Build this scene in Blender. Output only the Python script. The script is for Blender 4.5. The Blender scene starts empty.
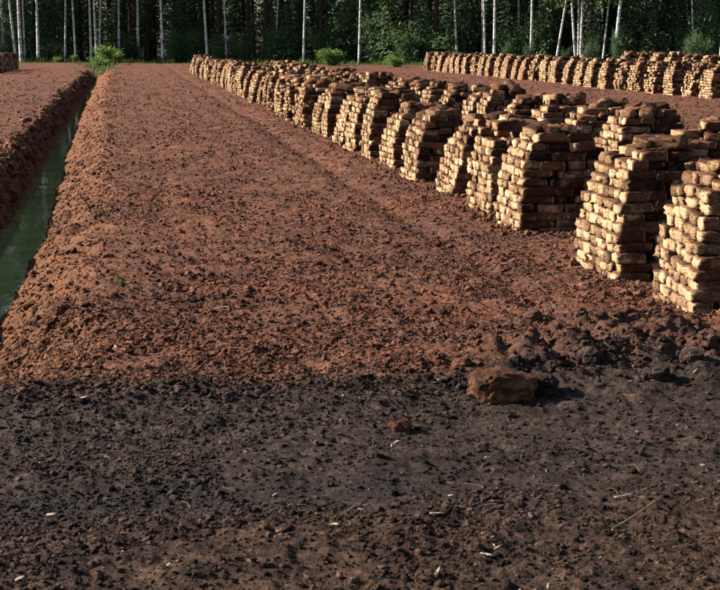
import bpy, math, random
import numpy as np
from mathutils import Vector, Matrix, Euler

scn = bpy.context.scene
col = scn.collection
R = math.radians
rnd = random.Random(7)
rng = np.random.default_rng(7)

# ------------------------------------------------------------------ camera
FPX = 1500.0                                   # focal length in pixels of a 720 px wide picture
PITCH = math.atan(256 / FPX)
YAW = math.atan(237 / FPX * math.cos(PITCH))
CAM_H = 1.75
cam_d = bpy.data.cameras.new('camera')
cam = bpy.data.objects.new('camera', cam_d); col.objects.link(cam)
cam.location = (0, 0, CAM_H)
cam.rotation_euler = (math.pi / 2 - PITCH, 0, -YAW)
cam_d.sensor_width = 36; cam_d.sensor_fit = 'HORIZONTAL'; cam_d.lens = 36 * FPX / 720
cam_d.clip_start = 0.05; cam_d.clip_end = 5000
cam_d.dof.use_dof = True; cam_d.dof.focus_distance = 15; cam_d.dof.aperture_fstop = 13
scn.camera = cam

# ------------------------------------------------------------------ sky, sun, exposure
SUN_EL, SUN_BACK = 30.0, 19.0                   # sun on the left, a little beyond the picture plane
w = bpy.data.worlds.new('World'); scn.world = w; w.use_nodes = True
nt = w.node_tree; bg = nt.nodes['Background']
sky = nt.nodes.new('ShaderNodeTexSky'); sky.sky_type = 'NISHITA'; sky.sun_disc = False
sky.sun_elevation = R(SUN_EL); sky.sun_rotation = R(270 + SUN_BACK)
nt.links.new(sky.outputs[0], bg.inputs[0]); bg.inputs[1].default_value = 0.052
sd = bpy.data.lights.new('sun', 'SUN'); sd.energy = 5.0; sd.angle = R(0.5); sd.color = (1, 0.93, 0.82)
sun = bpy.data.objects.new('sun', sd); col.objects.link(sun)
to_sun = Vector((-math.cos(R(SUN_EL)) * math.cos(R(SUN_BACK)), math.cos(R(SUN_EL)) * math.sin(R(SUN_BACK)), math.sin(R(SUN_EL))))
sun.rotation_euler = to_sun.to_track_quat('Z', 'Y').to_euler(); sun.location = (-30, 20, 30)
vs = scn.view_settings
vs.view_transform = 'Standard'; vs.look = 'None'; vs.gamma = 1; vs.use_curve_mapping = False; vs.exposure = 1.45


# ------------------------------------------------------------------ helpers
def on_ground(px, py, z=0.0):
    """where a sight line of the photograph meets the height z: used only to measure positions"""
    a, b = (px - 360) / FPX, -(py - 295) / FPX
    f = Vector((math.sin(YAW) * math.cos(PITCH), math.cos(YAW) * math.cos(PITCH), -math.sin(PITCH)))
    r = Vector((math.cos(YAW), -math.sin(YAW), 0))
    u = Vector((math.sin(YAW) * math.sin(PITCH), math.cos(YAW) * math.sin(PITCH), math.cos(PITCH)))
    d = f + r * a + u * b
    t = (CAM_H - z) / -d.z
    return d.x * t, d.y * t


def hash2(ix, iy, seed):
    h = (ix.astype(np.int64) * 374761393 + iy.astype(np.int64) * 668265263 + seed * 974711) & 0xffffffff
    h = ((h ^ (h >> 13)) * 1274126177) & 0xffffffff
    return ((h ^ (h >> 16)) & 0xffff) / 65535.0


def vnoise(x, y, seed=0):
    x = np.asarray(x, float); y = np.asarray(y, float)
    ix = np.floor(x); iy = np.floor(y); fx = x - ix; fy = y - iy
    ux = fx * fx * (3 - 2 * fx); uy = fy * fy * (3 - 2 * fy)
    a = hash2(ix, iy, seed); b = hash2(ix + 1, iy, seed); c = hash2(ix, iy + 1, seed); d = hash2(ix + 1, iy + 1, seed)
    return (a + (b - a) * ux) * (1 - uy) + (c + (d - c) * ux) * uy - 0.5


def sstep(a, b, x):
    t = np.clip((np.asarray(x, float) - a) / (b - a), 0, 1)
    return t * t * (3 - 2 * t)


WATER_Z = -0.6
DY = np.array([0, 12, 16, 22, 33, 48, 56, 90.])
D_WR = np.array([-1.04, -1.04, -0.99, -1.02, -1.22, -1.34, -1.38, -1.52])
D_WL = np.array([-1.48, -1.48, -1.50, -1.55, -1.64, -1.72, -1.72, -1.75])


def height(x, y, fine=True):
    x = np.asarray(x, float); y = np.asarray(y, float)
    track = 1 - sstep(7.15, 7.85, y + 0.5 * vnoise(x / 0.8, y / 0.8, 31) + 0.3 * vnoise(x / .25, y / .25, 32))
    rut = np.exp(-((y - 5.75 - 0.05 * x) / 0.22) ** 2) + .8 * np.exp(-((y - 6.6 - .03 * x) / 0.25) ** 2)
    h = -0.05 * track - 0.035 * rut * track
    h = h + 0.05 * vnoise(x / 2.5, y / 3.5, 1) + 0.035 * vnoise(x / 0.9, y / 1.1, 2)
    # a spoil heap where the stack row meets the track
    hp = np.exp(-(((x - 2.95) / 0.75) ** 2 + ((y - 8.1) / 0.75) ** 2) ** 1.2)
    hp2 = np.exp(-(((x - 2.2) / 0.45) ** 2 + ((y - 7.75) / 0.3) ** 2))
    h = h + 0.06 * hp + 0.05 * hp2 + np.minimum(hp + hp2, 1) * (0.22 * np.abs(vnoise(x / 0.24, y / 0.24, 8)) + .09 * vnoise(x / .1, y / .1, 9) + .05 * vnoise(x / .05, y / .05, 10))
    # shallow wheel line along the stacks
    h = h - 0.045 * np.exp(-((x - 2.75 - .1 * vnoise(y / 3., y * 0, 4)) / 0.14) ** 2) * sstep(8.6, 9.6, y)
    for xl, dp in ((.42, .012), (1.75, .012)):      # faint lengthwise wheel lines on the strip
        h = h - dp * np.exp(-((x - xl - .12 * vnoise(y / 4., y * 0, 5)) / 0.10) ** 2) * sstep(8.2, 9.5, y)
    if fine:
        calm = 1 - 0.55 * np.clip(rut * track, 0, 1)
        am = (1 - 0.2 * track)
        h = h + am * calm * (0.034 * vnoise(x / 0.33, y / 0.33, 11) + 0.026 * vnoise(x / 0.14, y / 0.14, 12)
                             + 0.022 * np.maximum(vnoise(x / 0.075, y / 0.075, 13), -.1) + 0.021 * vnoise(x / 0.04, y / 0.04, 14)
                             + 0.013 * vnoise(x / 0.022, y / 0.022, 15))
    # drainage ditch
    wr = np.interp(y, DY, D_WR); wl = np.interp(y, DY, D_WL)
    j = 0.12 * vnoise(x / 0.5, y / 0.45, 21) + 0.07 * vnoise(x / 0.16, y / 0.16, 22)
    xx = x + j
    rim = 0.045 * np.exp(-((x + 0.55) / 0.28) ** 2) * np.abs(vnoise(x / .35, y / .5, 23) + .2)
    rb = WATER_Z + (0.60 - .02) * np.clip((xx - wr) / 0.74, 0, 3) ** 0.75
    lb = WATER_Z + 0.62 * np.clip((wl - xx) / 0.30, 0, 3) ** 0.8
    bed = WATER_Z - 0.15 + 0 * x
    d = np.where(xx > wr, rb, np.where(xx < wl, lb, bed))
    edge = np.clip(np.minimum(np.abs(xx - wr), np.abs(xx - wl)) / 0.08, 0, 1)
    d = np.where((xx <= wr) & (xx >= wl), WATER_Z - 0.15 * edge, d)
    d = d + (0.14 * vnoise(x / 0.22, y / 0.3, 24) + .07 * vnoise(x / .08, y / .1, 25)) * ((d > WATER_Z + 0.05) & (d < 0.2)) * np.where(x < -1.3, 1.5, .7)
    on = sstep(7.6, 9.2, y) * (1 - sstep(80, 92, y))
    field = h + rim * on
    return np.where(d < field, field + (d - field) * on, field)


def new_mesh(name, V, F, smooth=False):
    """V (n,3), F (m,k) all faces of k corners"""
    V = np.asarray(V, np.float32); F = np.asarray(F, np.int32)
    m = bpy.data.meshes.new(name); k = F.shape[1]
    m.vertices.add(len(V)); m.vertices.foreach_set('co', V.ravel())
    m.loops.add(F.size); m.loops.foreach_set('vertex_index', F.ravel())
    m.polygons.add(len(F)); m.polygons.foreach_set('loop_start', np.arange(0, F.size, k, dtype=np.int32))
    m.update(calc_edges=True)
    if smooth: m.polygons.foreach_set('use_smooth', np.ones(len(F), bool))
    m.validate(); return m


def add_attr(m, name, arr, domain='POINT'):
    a = m.attributes.new(name, 'FLOAT', domain); a.data.foreach_set('value', np.asarray(arr, np.float32))


def link(name, data, mat=None, parent=None):
    o = bpy.data.objects.new(name, data); col.objects.link(o)
    if mat is not None and data is not None and not data.materials: data.materials.append(mat)
    if parent is not None: o.parent = parent
    return o


def tag(o, label=None, cat=None, group=None, kind=None):
    if label: o['label'] = label
    if cat: o['category'] = cat
    if group: o['group'] = group
    if kind: o['kind'] = kind
    return o


ONES = 'first second third fourth fifth sixth seventh eighth ninth tenth eleventh twelfth thirteenth fourteenth fifteenth sixteenth seventeenth eighteenth nineteenth'.split()
TENS = {2: 'twent', 3: 'thirt', 4: 'fort', 5: 'fift'}


def ordinal(n):
    if n < 20: return ONES[n - 1]
    t, u = divmod(n, 10)
    return TENS[t] + ('ieth' if u == 0 else 'y-' + ONES[u - 1])


# ------------------------------------------------------------------ materials
class N:
    """small node-graph writer"""
    def __init__(s, name):
        s.m = bpy.data.materials.new(name); s.m.use_nodes = True; s.t = s.m.node_tree
        s.b = s.t.nodes['Principled BSDF']
    def n(s, typ, ins=None, **kw):
        nd = s.t.nodes.new(typ)
        for k, v in kw.items(): setattr(nd, k, v)
        for k, v in (ins or {}).items(): s.set(nd.inputs[k], v)
        return nd
    def set(s, sock, v):
        if isinstance(v, bpy.types.NodeSocket): s.t.links.new(v, sock)
        else: sock.default_value = v
    def noise(s, vec, scale, detail=4, rough=.6, dist=0):
        return s.n('ShaderNodeTexNoise', {'Vector': vec, 'Scale': scale, 'Detail': detail, 'Roughness': rough, 'Distortion': dist}).outputs[0]
    def math(s, op, a, b=0.0, c=None, clamp=False):
        nd = s.n('ShaderNodeMath', {0: a, 1: b}, operation=op, use_clamp=clamp)
        if c is not None: s.set(nd.inputs[2], c)
        return nd.outputs[0]
    def ramp(s, f, stops):
        nd = s.n('ShaderNodeValToRGB', {0: f}); e = nd.color_ramp.elements
        while len(e) < len(stops): e.new(0.5)
        for el, (p, c) in zip(e, stops): el.position = p; el.color = (*c, 1) if len(c) == 3 else c
        return nd.outputs[0]
    def mix(s, f, a, b, blend='MIX'):
        nd = s.n('ShaderNodeMix', data_type='RGBA', blend_type=blend)
        s.set(nd.inputs[0], f)
        for i, v in ((6, a), (7, b)):
            s.set(nd.inputs[i], (*v, 1) if isinstance(v, tuple) and len(v) == 3 else v)
        return nd.outputs[2]
    def maprange(s, v, a, b, c=0., d=1., smooth=True):
        return s.n('ShaderNodeMapRange', {0: v, 1: a, 2: b, 3: c, 4: d}, interpolation_type='SMOOTHSTEP' if smooth else 'LINEAR').outputs[0]
    def bump(s, h, strength=.5, dist=.01):
        nd = s.n('ShaderNodeBump', {'Height': h, 'Strength': strength, 'Distance': dist}); s.set(s.b.inputs['Normal'], nd.outputs[0])
    def out(s, colr, rough=.9, spec=.15):
        s.set(s.b.inputs['Base Color'], colr if not isinstance(colr, tuple) else (*colr, 1))
        s.set(s.b.inputs['Roughness'], rough); s.set(s.b.inputs['Specular IOR Level'], spec)
        return s.m


def soil_material(name='peat_soil', vary=0.0):
    g = N(name)
    P = g.n('ShaderNodeNewGeometry').outputs['Position']
    sep = g.n('ShaderNodeSeparateXYZ', {0: P}); X, Y = sep.outputs[0], sep.outputs[1]
    rn = g.n('ShaderNodeObjectInfo').outputs['Random']
    big = g.noise(P, .55, 4, .6); med = g.noise(P, 5, 6, .65); fine = g.noise(P, 28, 7, .72); tiny = g.noise(P, 110, 3, .6)
    mixv = g.math('ADD', g.math('MULTIPLY', fine, .65), g.math('MULTIPLY', med, .35))
    mixv = g.math('ADD', mixv, g.math('MULTIPLY', g.math('SUBTRACT', rn, .56), vary))
    field = g.ramp(mixv, [(.33, (.019, .009, .006)), (.43, (.082, .034, .020)), (.53, (.166, .070, .041)), (.63, (.24, .109, .066)), (.76, (.39, .20, .125))])
    pale = g.ramp(big, [(.35, (.78, .80, .86)), (.65, (1.2, 1.12, 1.06))])
    field = g.mix(1.0, field, pale, 'MULTIPLY')
    pw = g.noise(P, 2.1, 7, .72, .4)
    old = g.ramp(mixv, [(.36, (.016, .010, .009)), (.48, (.075, .042, .034)), (.62, (.17, .10, .08)), (.74, (.30, .19, .15))])
    field = g.mix(g.math('MULTIPLY', g.maprange(pw, .47, .62), .5), field, old)
    # torn orange moss peat along the ditch rim
    orange = g.ramp(mixv, [(.34, (.04, .018, .010)), (.5, (.165, .072, .034)), (.7, (.33, .165, .085))])
    wob = g.math('MULTIPLY', g.math('SUBTRACT', med, .5), .9)
    mo = g.math('MULTIPLY', g.maprange(g.math('ADD', X, g.math('MULTIPLY', wob, 1.6)), .25, -.7), g.maprange(g.math('ADD', Y, wob), 6.9, 7.6))
    mo = g.math('MULTIPLY', mo, g.maprange(X, -1.9, -1.5))
    field = g.mix(g.math('MULTIPLY', mo, .55), field, orange)
    # black wet peat thrown up in the spoil heap
    dx = g.math('DIVIDE', g.math('SUBTRACT', X, 2.75), .95); dy = g.math('DIVIDE', g.math('SUBTRACT', Y, 8.1), .75)
    r2 = g.math('ADD', g.math('MULTIPLY', dx, dx), g.math('MULTIPLY', dy, dy))
    mh = g.math('MULTIPLY', g.maprange(r2, 1.5, .4), g.maprange(med, .40, .52))
    field = g.mix(g.math('MULTIPLY', mh, .6), field, g.ramp(mixv, [(.35, (.02, .014, .012)), (.7, (.10, .06, .042))]))
    # track of dark wet peat in front
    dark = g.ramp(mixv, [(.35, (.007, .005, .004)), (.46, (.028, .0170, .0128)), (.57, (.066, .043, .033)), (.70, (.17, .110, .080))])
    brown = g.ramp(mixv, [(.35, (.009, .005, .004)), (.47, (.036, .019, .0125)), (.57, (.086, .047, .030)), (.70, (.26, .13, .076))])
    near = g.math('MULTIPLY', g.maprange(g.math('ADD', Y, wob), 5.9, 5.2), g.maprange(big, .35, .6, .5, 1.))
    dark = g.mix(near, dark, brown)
    # a wet black wheel rut along the track
    ry = g.math('ADD', g.math('SUBTRACT', Y, g.math('MULTIPLY', X, .05)), g.math('MULTIPLY', wob, .35))
    rutm = g.math('MULTIPLY', g.maprange(g.math('ABSOLUTE', g.math('SUBTRACT', ry, 5.8)), .24, .08), g.maprange(g.math('ADD', X, g.math('MULTIPLY', big, 2)), 2.6, 1.6))
    dark = g.mix(g.math('MULTIPLY', rutm, .65), dark, g.ramp(mixv, [(.35, (.010, .008, .007)), (.7, (.045, .036, .032))]))
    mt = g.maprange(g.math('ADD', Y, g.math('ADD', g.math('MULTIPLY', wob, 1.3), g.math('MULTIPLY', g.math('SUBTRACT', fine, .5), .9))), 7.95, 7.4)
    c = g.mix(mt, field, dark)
    # leaf litter under the forest
    mf = g.maprange(g.math('ADD', g.math('ADD', Y, g.math('MULTIPLY', g.math('MAXIMUM', X, 0.0), .75)), g.math('MULTIPLY', wob, 4)), 112, 116)
    c = g.mix(mf, c, g.ramp(fine, [(.35, (.02, .022, .012)), (.65, (.05, .065, .025))]))
    g.bump(g.math('ADD', fine, g.math('MULTIPLY', tiny, .45)), 1.0, .026)
    return g.out(c, g.maprange(mt, 0, 1, .95, .8), .12)


def block_material():
    g = N('dried_peat')
    oi = g.n('ShaderNodeObjectInfo'); at = g.n('ShaderNodeAttribute', attribute_name='rnd')
    r1 = g.math('FRACT', g.math('ADD', oi.outputs['Random'], at.outputs['Fac']))
    r2 = g.math('FRACT', g.math('MULTIPLY', r1, 17.31))
    geo = g.n('ShaderNodeNewGeometry'); P = geo.outputs['Position']
    ts = g.n('ShaderNodeAttribute', attribute_name='top').outputs['Fac']
    sc = g.n('ShaderNodeMapping', {'Scale': (1, 1, 3.2)}); g.set(sc.inputs[0], P)
    fib = g.noise(sc.outputs[0], 26, 8, .74, .8); lump = g.noise(P, 8, 5, .65); tiny = g.noise(P, 95, 5, .75)
    pit = g.noise(sc.outputs[0], 42, 4, .6, .4)
    v = g.math('ADD', g.math('MULTIPLY', fib, .55), g.math('MULTIPLY', lump, .3))
    v = g.math('ADD', v, g.math('MULTIPLY', tiny, .15))
    v = g.math('ADD', v, g.math('MULTIPLY', g.math('SUBTRACT', r1, .5), .17))
    tan = g.ramp(v, [(.34, (.05, .025, .014)), (.43, (.18, .100, .050)), (.50, (.41, .262, .140)), (.63, (.58, .425, .26))])
    red = g.ramp(v, [(.38, (.022, .010, .007)), (.5, (.098, .040, .022)), (.64, (.25, .118, .062))])
    # dust and rot on whatever lies open to the rain: the tops, and now and then a whole block
    nz = g.n('ShaderNodeSeparateXYZ', {0: geo.outputs['Normal']}).outputs[2]
    up = g.maprange(g.math('ADD', nz, g.math('MULTIPLY', g.math('SUBTRACT', lump, .5), .9)), .25, .75)
    whole = g.maprange(r2, .82, .92)
    m = g.math('MAXIMUM', up, g.math('MULTIPLY', whole, .6))
    m = g.math('MAXIMUM', m, g.math('MULTIPLY', g.maprange(g.math('ADD', ts, g.math('MULTIPLY', g.math('SUBTRACT', r2, .5), .25)), .95, 1.08), .85))
    en = g.n('ShaderNodeAttribute', attribute_name='end').outputs['Fac']
    nx_ = g.math('ABSOLUTE', g.n('ShaderNodeSeparateXYZ', {0: geo.outputs['True Normal']}).outputs[0])
    en = g.maprange(g.math('ADD', g.math('ADD', en, g.math('MULTIPLY', nx_, .25)), g.math('MULTIPLY', g.math('SUBTRACT', fib, .5), .9)), .55, 1.05)
    side = g.math('MULTIPLY', g.math('SUBTRACT', 1.0, en), g.maprange(g.math('ADD', lump, g.math('MULTIPLY', g.math('SUBTRACT', r2, .5), .34)), .78, .52))
    m = g.math('MAXIMUM', m, side)
    c = g.mix(m, tan, red)
    c = g.mix(g.math('MULTIPLY', g.maprange(pit, .40, .33), .8), c, (.03, .016, .011))
    hgt = g.math('ADD', g.math('MULTIPLY', fib, 1.0), g.math('MULTIPLY', tiny, .5))
    g.bump(g.math('ADD', hgt, g.maprange(pit, .33, .42)), .85, .013)
    return g.out(c, .95, .1)


def simple(name, lo, hi, scale=20., rough=.9, spec=.15, translucent=False, per_object=.0, vec='Object'):
    g = N(name)
    tc = g.n('ShaderNodeTexCoord').outputs[vec]
    f = g.noise(tc, scale, 5, .65)
    if per_object:
        f = g.math('ADD', f, g.math('MULTIPLY', g.math('SUBTRACT', g.n('ShaderNodeObjectInfo').outputs['Random'], .5), per_object))
    a = g.n('ShaderNodeAttribute', attribute_name='rnd').outputs['Fac']
    f = g.math('ADD', f, g.math('MULTIPLY', g.math('SUBTRACT', a, .5), .35))
    c = g.ramp(f, [(.3, lo), (.7, hi)])
    g.out(c, rough, spec)
    if translucent:
        tr = g.n('ShaderNodeBsdfTranslucent', {'Color': c}); mx = g.n('ShaderNodeMixShader', {0: .35, 1: g.b.outputs[0], 2: tr.outputs[0]})
        g.t.links.new(mx.outputs[0], g.t.nodes['Material Output'].inputs[0])
    return g.m


def birch_bark():
    g = N('birch_bark')
    tc = g.n('ShaderNodeTexCoord').outputs['Object']
    mp = g.n('ShaderNodeMapping', {'Scale': (1.2, 1.2, 3.2)}); g.set(mp.inputs[0], tc)
    mk = g.noise(mp.outputs[0], 1.4, 4, .7)
    z = g.n('ShaderNodeSeparateXYZ', {0: tc}).outputs[2]
    rough_base = g.maprange(g.math('ADD', z, g.math('MULTIPLY', g.math('SUBTRACT', mk, .5), 3)), 1.2, .1)
    c = g.ramp(mk, [(.38, (.05, .045, .042)), (.47, (.45, .44, .42)), (.62, (.74, .73, .70))])
    rn = g.n('ShaderNodeObjectInfo').outputs['Random']
    c = g.mix(g.math('MULTIPLY', rn, .35), c, (.30, .28, .25))
    c = g.mix(g.math('MULTIPLY', rough_base, .7), c, (.06, .05, .045))
    return g.out(c, .7, .2)


def water_material():
    g = N('ditch_water_surface')
    P = g.n('ShaderNodeNewGeometry').outputs['Position']
    mp = g.n('ShaderNodeMapping', {'Scale': (3, 1, 1)}); g.set(mp.inputs[0], P)
    g.bump(g.noise(mp.outputs[0], 2.2, 3, .5), .12, .02)
    foliage_refl = g.noise(P, 1.5, 5, .6)
    c = g.ramp(foliage_refl, [(.35, (.10, .13, .035)), (.65, (.25, .28, .10))])  # green lifted in the base colour to stand for reflected sunlit foliage
    m = g.out(c, .04, .5); g.b.inputs['IOR'].default_value = 1.33
    return m


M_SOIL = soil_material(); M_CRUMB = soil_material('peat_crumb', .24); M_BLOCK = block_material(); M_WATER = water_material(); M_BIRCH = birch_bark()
M_PINE = simple('pine_bark', (.035, .022, .016), (.15, .085, .055), 6)
M_SPRUCE_BARK = simple('spruce_bark', (.025, .018, .014), (.08, .055, .042), 6)
M_NEEDLE = simple('spruce_needles', (.046, .088, .048), (.145, .215, .095), .5, .8, .2, True, .3)
M_PINE_NEEDLE = simple('pine_needles', (.035, .07, .04), (.09, .155, .075), .6, .8, .2, True, .3)
M_BIRCH_LEAF = simple('birch_leaves', (.035, .07, .022), (.10, .165, .05), .7, .6, .3, True, .2)
M_BUSH = simple('bush_leaves', (.030, .064, .028), (.10, .17, .062), .9, .6, .3, True, .35)
M_BRIGHT = simple('young_leaves', (.09, .17, .03), (.22, .33, .08), 1.5, .6, .3, True, .2)
M_GRASS = simple('margin_grass', (.06, .10, .02), (.20, .26, .07), .6, .7, .2, True)
M_PALE = simple('pale_wood', (.25, .19, .13), (.62, .55, .45), 30, .85, .2)
M_TWIG = simple('bare_wood', (.16, .09, .05), (.36, .24, .15), 30, .85, .2)
M_CLOD = simple('moss_peat', (.09, .034, .014), (.46, .21, .088), 16, .95, .1)

# ------------------------------------------------------------------ ground
ys = np.concatenate([np.linspace(-4, 3.3, 14)[:-1], 3.4 * np.exp(np.arange(0, math.log(132 / 3.4), .00265)), np.linspace(134, 260, 30)])
ts = np.concatenate([np.linspace(-2.2, -.46, 26)[:-1], np.linspace(-.45, -.12, 120)[:-1], np.arange(-.12, .45, .0018), np.linspace(.455, .66, 80), np.linspace(.64, 2.4, 30)])
Yg = np.repeat(ys[:, None], len(ts), 1)
Xg = ts[None, :] * np.maximum(Yg, 3.4 + 0 * Yg) ** 1.0
Zg = height(Xg, Yg)
V = np.stack([Xg, Yg, Zg], -1).reshape(-1, 3)
nr, nc = Yg.shape
i = (np.arange(nr - 1)[:, None] * nc + np.arange(nc - 1)[None, :]).ravel()
F = np.stack([i, i + 1, i + nc + 1, i + nc], 1)
ground = link('ground', new_mesh('ground', V, F, True), M_SOIL); tag(ground, kind='structure')
big = [(-1500, -800, -1.2), (1500, -800, -1.2), (1500, 2500, -1.2), (-1500, 2500, -1.2)]
tag(link('terrain', new_mesh('terrain', big, [[0, 1, 2, 3]]), simple('far_ground', (.05, .025, .016), (.12, .06, .035), .2)), kind='structure')

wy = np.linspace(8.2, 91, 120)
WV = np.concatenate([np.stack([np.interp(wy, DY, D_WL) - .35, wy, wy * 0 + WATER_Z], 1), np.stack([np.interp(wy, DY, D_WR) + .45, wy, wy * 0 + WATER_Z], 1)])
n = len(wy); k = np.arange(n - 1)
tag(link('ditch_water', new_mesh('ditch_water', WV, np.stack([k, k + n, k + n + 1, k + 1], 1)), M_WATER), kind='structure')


def gz(x, y, fine=True): return float(height(np.array([x]), np.array([y]), fine)[0])


# ------------------------------------------------------------------ peat stacks
BL, BW, BH = 0.27, 0.112, 0.077


def block_arrays(seed, cells=(6, 3, 3)):
    """a rough hand-cut sod of peat, unit box 3 x 2 x 2 cells with worn corners"""
    r = np.random.default_rng(seed); nx, ny, nz = cells
    idx = {}; Vv = []; Ff = []
    def vid(a, b, c):
        if (a, b, c) not in idx:
            p = np.array([a / nx - .5, b / ny - .5, c / nz - .5]) * 2
            o = (abs(p) > .99).sum()
            s = 1 - (.0, .05, .05, .09)[o] * r.uniform(-.25, 1.5) ** 1 + (.03 if o == 2 else 0)
            q = p * .5
            q[1:] *= s; q[0] *= 1 - (.0, .0, .006, .02)[o] * r.uniform(-.8, 2.2)
            q = q * np.array([BL, BW, BH]) + r.normal(0, 1, 3) * np.array([.0055 if abs(p[0]) > .99 else .007, .0048, .0038])
            k_ = chip_.get((a, b, c), 0); q = q * np.array([1 - .35 * k_, 1 - k_, 1 - k_])
            idx[(a, b, c)] = len(Vv); Vv.append(q)
        return idx[(a, b, c)]
    chip_ = {(a, b, c): r.uniform(.08, .30) for a in (0, nx) for b in (0, ny) for c in (0, nz) if r.random() < .26}   # broken corners
    for a in range(nx):
        for b in range(ny):
            Ff.append([vid(a, b, 0), vid(a, b + 1, 0), vid(a + 1, b + 1, 0), vid(a + 1, b, 0)])
            Ff.append([vid(a, b, nz), vid(a + 1, b, nz), vid(a + 1, b + 1, nz), vid(a, b + 1, nz)])
    for a in range(nx):
        for c in range(nz):
            Ff.append([vid(a, 0, c), vid(a + 1, 0, c), vid(a + 1, 0, c + 1), vid(a, 0, c + 1)])
            Ff.append([vid(a, ny, c), vid(a, ny, c + 1), vid(a + 1, ny, c + 1), vid(a + 1, ny, c)])
    for b in range(ny):
        for c in range(nz):
            Ff.append([vid(0, b, c), vid(0, b, c + 1), vid(0, b + 1, c + 1), vid(0, b + 1, c)])
            Ff.append([vid(nx, b, c), vid(nx, b + 1, c), vid(nx, b + 1, c + 1), vid(nx, b, c + 1)])
    return np.array(Vv), np.array(Ff)


SHAPES = [block_arrays(100 + q) for q in range(18)]; SHAPES_FAR = [block_arrays(100 + q, (3, 2, 2)) for q in range(18)]


def stack_layout(seed, wx, wy_, H, taper, loose_fit=1.0):
    """pile of sods laid across the row, ends out, with drying gaps; every course a little smaller; returns placements"""
    r = random.Random(seed); out = []
    nC = max(6, int(round(H / BH))); ph = H / nC
    lx, ly = r.uniform(-.09, .09), r.uniform(-.07, .07)
    for kc in range(nC):
        t = kc / (nC - 1)
        s = 1 - taper * (.16 * t + .84 * t ** 3.2) - (0.06 if kc == nC - 1 else 0)
        ex, ey = wx * s, wy_ * (1 - .8 * (1 - s)); ox, oy = lx * t, ly * t
        m = max(3, int(round(ey / .118))); sh = r.gauss(0, .009)
        for a in range(m):
            yv = (-.5 + (a + .5) / m) * ey
            x = -ex / 2 + r.gauss(0, .008) + sh
            while x < ex / 2 - .10:
                ln = min(r.choice((r.uniform(.12, .2), r.uniform(.2, .36), r.uniform(.22, .34))), max(.12, ex / 2 - x + .03))
                face = a in (0, m - 1)
                drop = (t > .9 and r.random() < .2) or (kc > 0 and r.random() < (.12 if face and x > -ex / 2 + .05 else .025))
                if not drop:
                    loose = kc >= nC - 2
                    warp = float(vnoise((x + seed) * 2.1, yv * 2.1 + kc * .12, seed)) * .06 * min(1, kc / 3)
                    rot = (r.gauss(0, .06 + .06 * loose), r.gauss(0, .035 + .06 * loose), r.gauss(0, .045 + .12 * loose) + (math.pi if r.random() < .5 else 0))
                    out.append((Vector((x + ln / 2 + ox, yv + r.gauss(0, .011) + oy, (kc + .5) * ph + warp)), rot,
                                (ln / BL, r.choice((r.uniform(.84, 1.0), r.uniform(1.0, 1.14), r.uniform(1.0, 1.14))), ph / BH * (1 - loose_fit * r.uniform(-.10, .09))), r.randrange(18), t))
                x += ln + max(.003, loose_fit * r.gauss(.035, .03))
    # a few bigger sods thrown on top
    for _ in range(r.randint(4, 6)):
        e = wx * (1 - taper) * .36
        px_, py_ = r.uniform(-e, e), r.uniform(-e, e)
        out.append((Vector((px_ + lx, py_ + ly, H + BH * (.42 - .9 * (px_ * px_ + py_ * py_) / (e * e) * .3))), (r.gauss(0, .16), r.gauss(0, .16), r.gauss(0, .8)),
                    (r.uniform(.7, 1.3), r.uniform(1.0, 1.6), r.uniform(.85, 1.25)), r.randrange(18), 1.0))
    return out


def end_of(shape):
    """1 on the two dry, pale, broken ends of a sod, 0 on its cut sides"""
    v = shape[0]; return (np.abs(v[:, 0]) > .43 * BL).astype(float)


BLOCK_MESH = {}


def block_mesh(v, top):
    if (v, top) not in BLOCK_MESH:
        m = new_mesh('peat_block', *SHAPES[v]); m.materials.append(M_BLOCK); add_attr(m, 'end', end_of(SHAPES[v]))
        add_attr(m, 'top', np.full(len(m.vertices), top / 4.0)); BLOCK_MESH[(v, top)] = m
    return BLOCK_MESH[(v, top)]


def joined_mesh(lay):
    VV, FF, RR, TT, EE = [], [], [], [], []; o = 0
    for p, rot, sc, v, t in lay:
        Vv, Ff = SHAPES_FAR[v]
        Mx = np.array(Euler(rot).to_matrix())
        VV.append((Vv * np.array(sc)) @ Mx.T + np.array(p)); FF.append(Ff + o); o += len(Vv)
        RR.append(np.full(len(Vv), rnd.random())); TT.append(np.full(len(Vv), t)); EE.append(end_of(SHAPES_FAR[v]))
    m = new_mesh('peat_stack', np.concatenate(VV), np.concatenate(FF)); m.materials.append(M_BLOCK)
    add_attr(m, 'rnd', np.concatenate(RR)); add_attr(m, 'top', np.concatenate(TT)); add_attr(m, 'end', np.concatenate(EE)); return m


FAR = [joined_mesh(stack_layout(900 + q, .98, .84, .90 + .012 * (q % 4), .36, .45)) for q in range(10)]


def near_stack(x, y, seed, label, group, wx=.98, wy_=.86, H=1.03, taper=.42, rz=0.):
    e = link('peat_stack', None); e.location = (x, y, gz(x, y, False) - .03); e.rotation_euler = (0, 0, rz)
    tag(e, label, 'peat stack', group)
    for p, rot, sc, v, t in stack_layout(seed, wx, wy_, H, taper):
        b = bpy.data.objects.new('peat_block', block_mesh(v, int(round(t * 4)))); col.objects.link(b)
        b.parent = e; b.location = p; b.rotation_euler = rot; b.scale = sc
    return e


def far_stack(x, y, q, label, group, s=1.0, sw=1.0):
    o = link('peat_stack', FAR[q % len(FAR)]); o.location = (x, y, gz(x, y, False) - .03)
    o.rotation_euler = (0, 0, rnd.choice((0, math.pi)) + rnd.gauss(0, .05)); o.scale = (sw, sw, s)
    return tag(o, label, 'peat stack', group)


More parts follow.
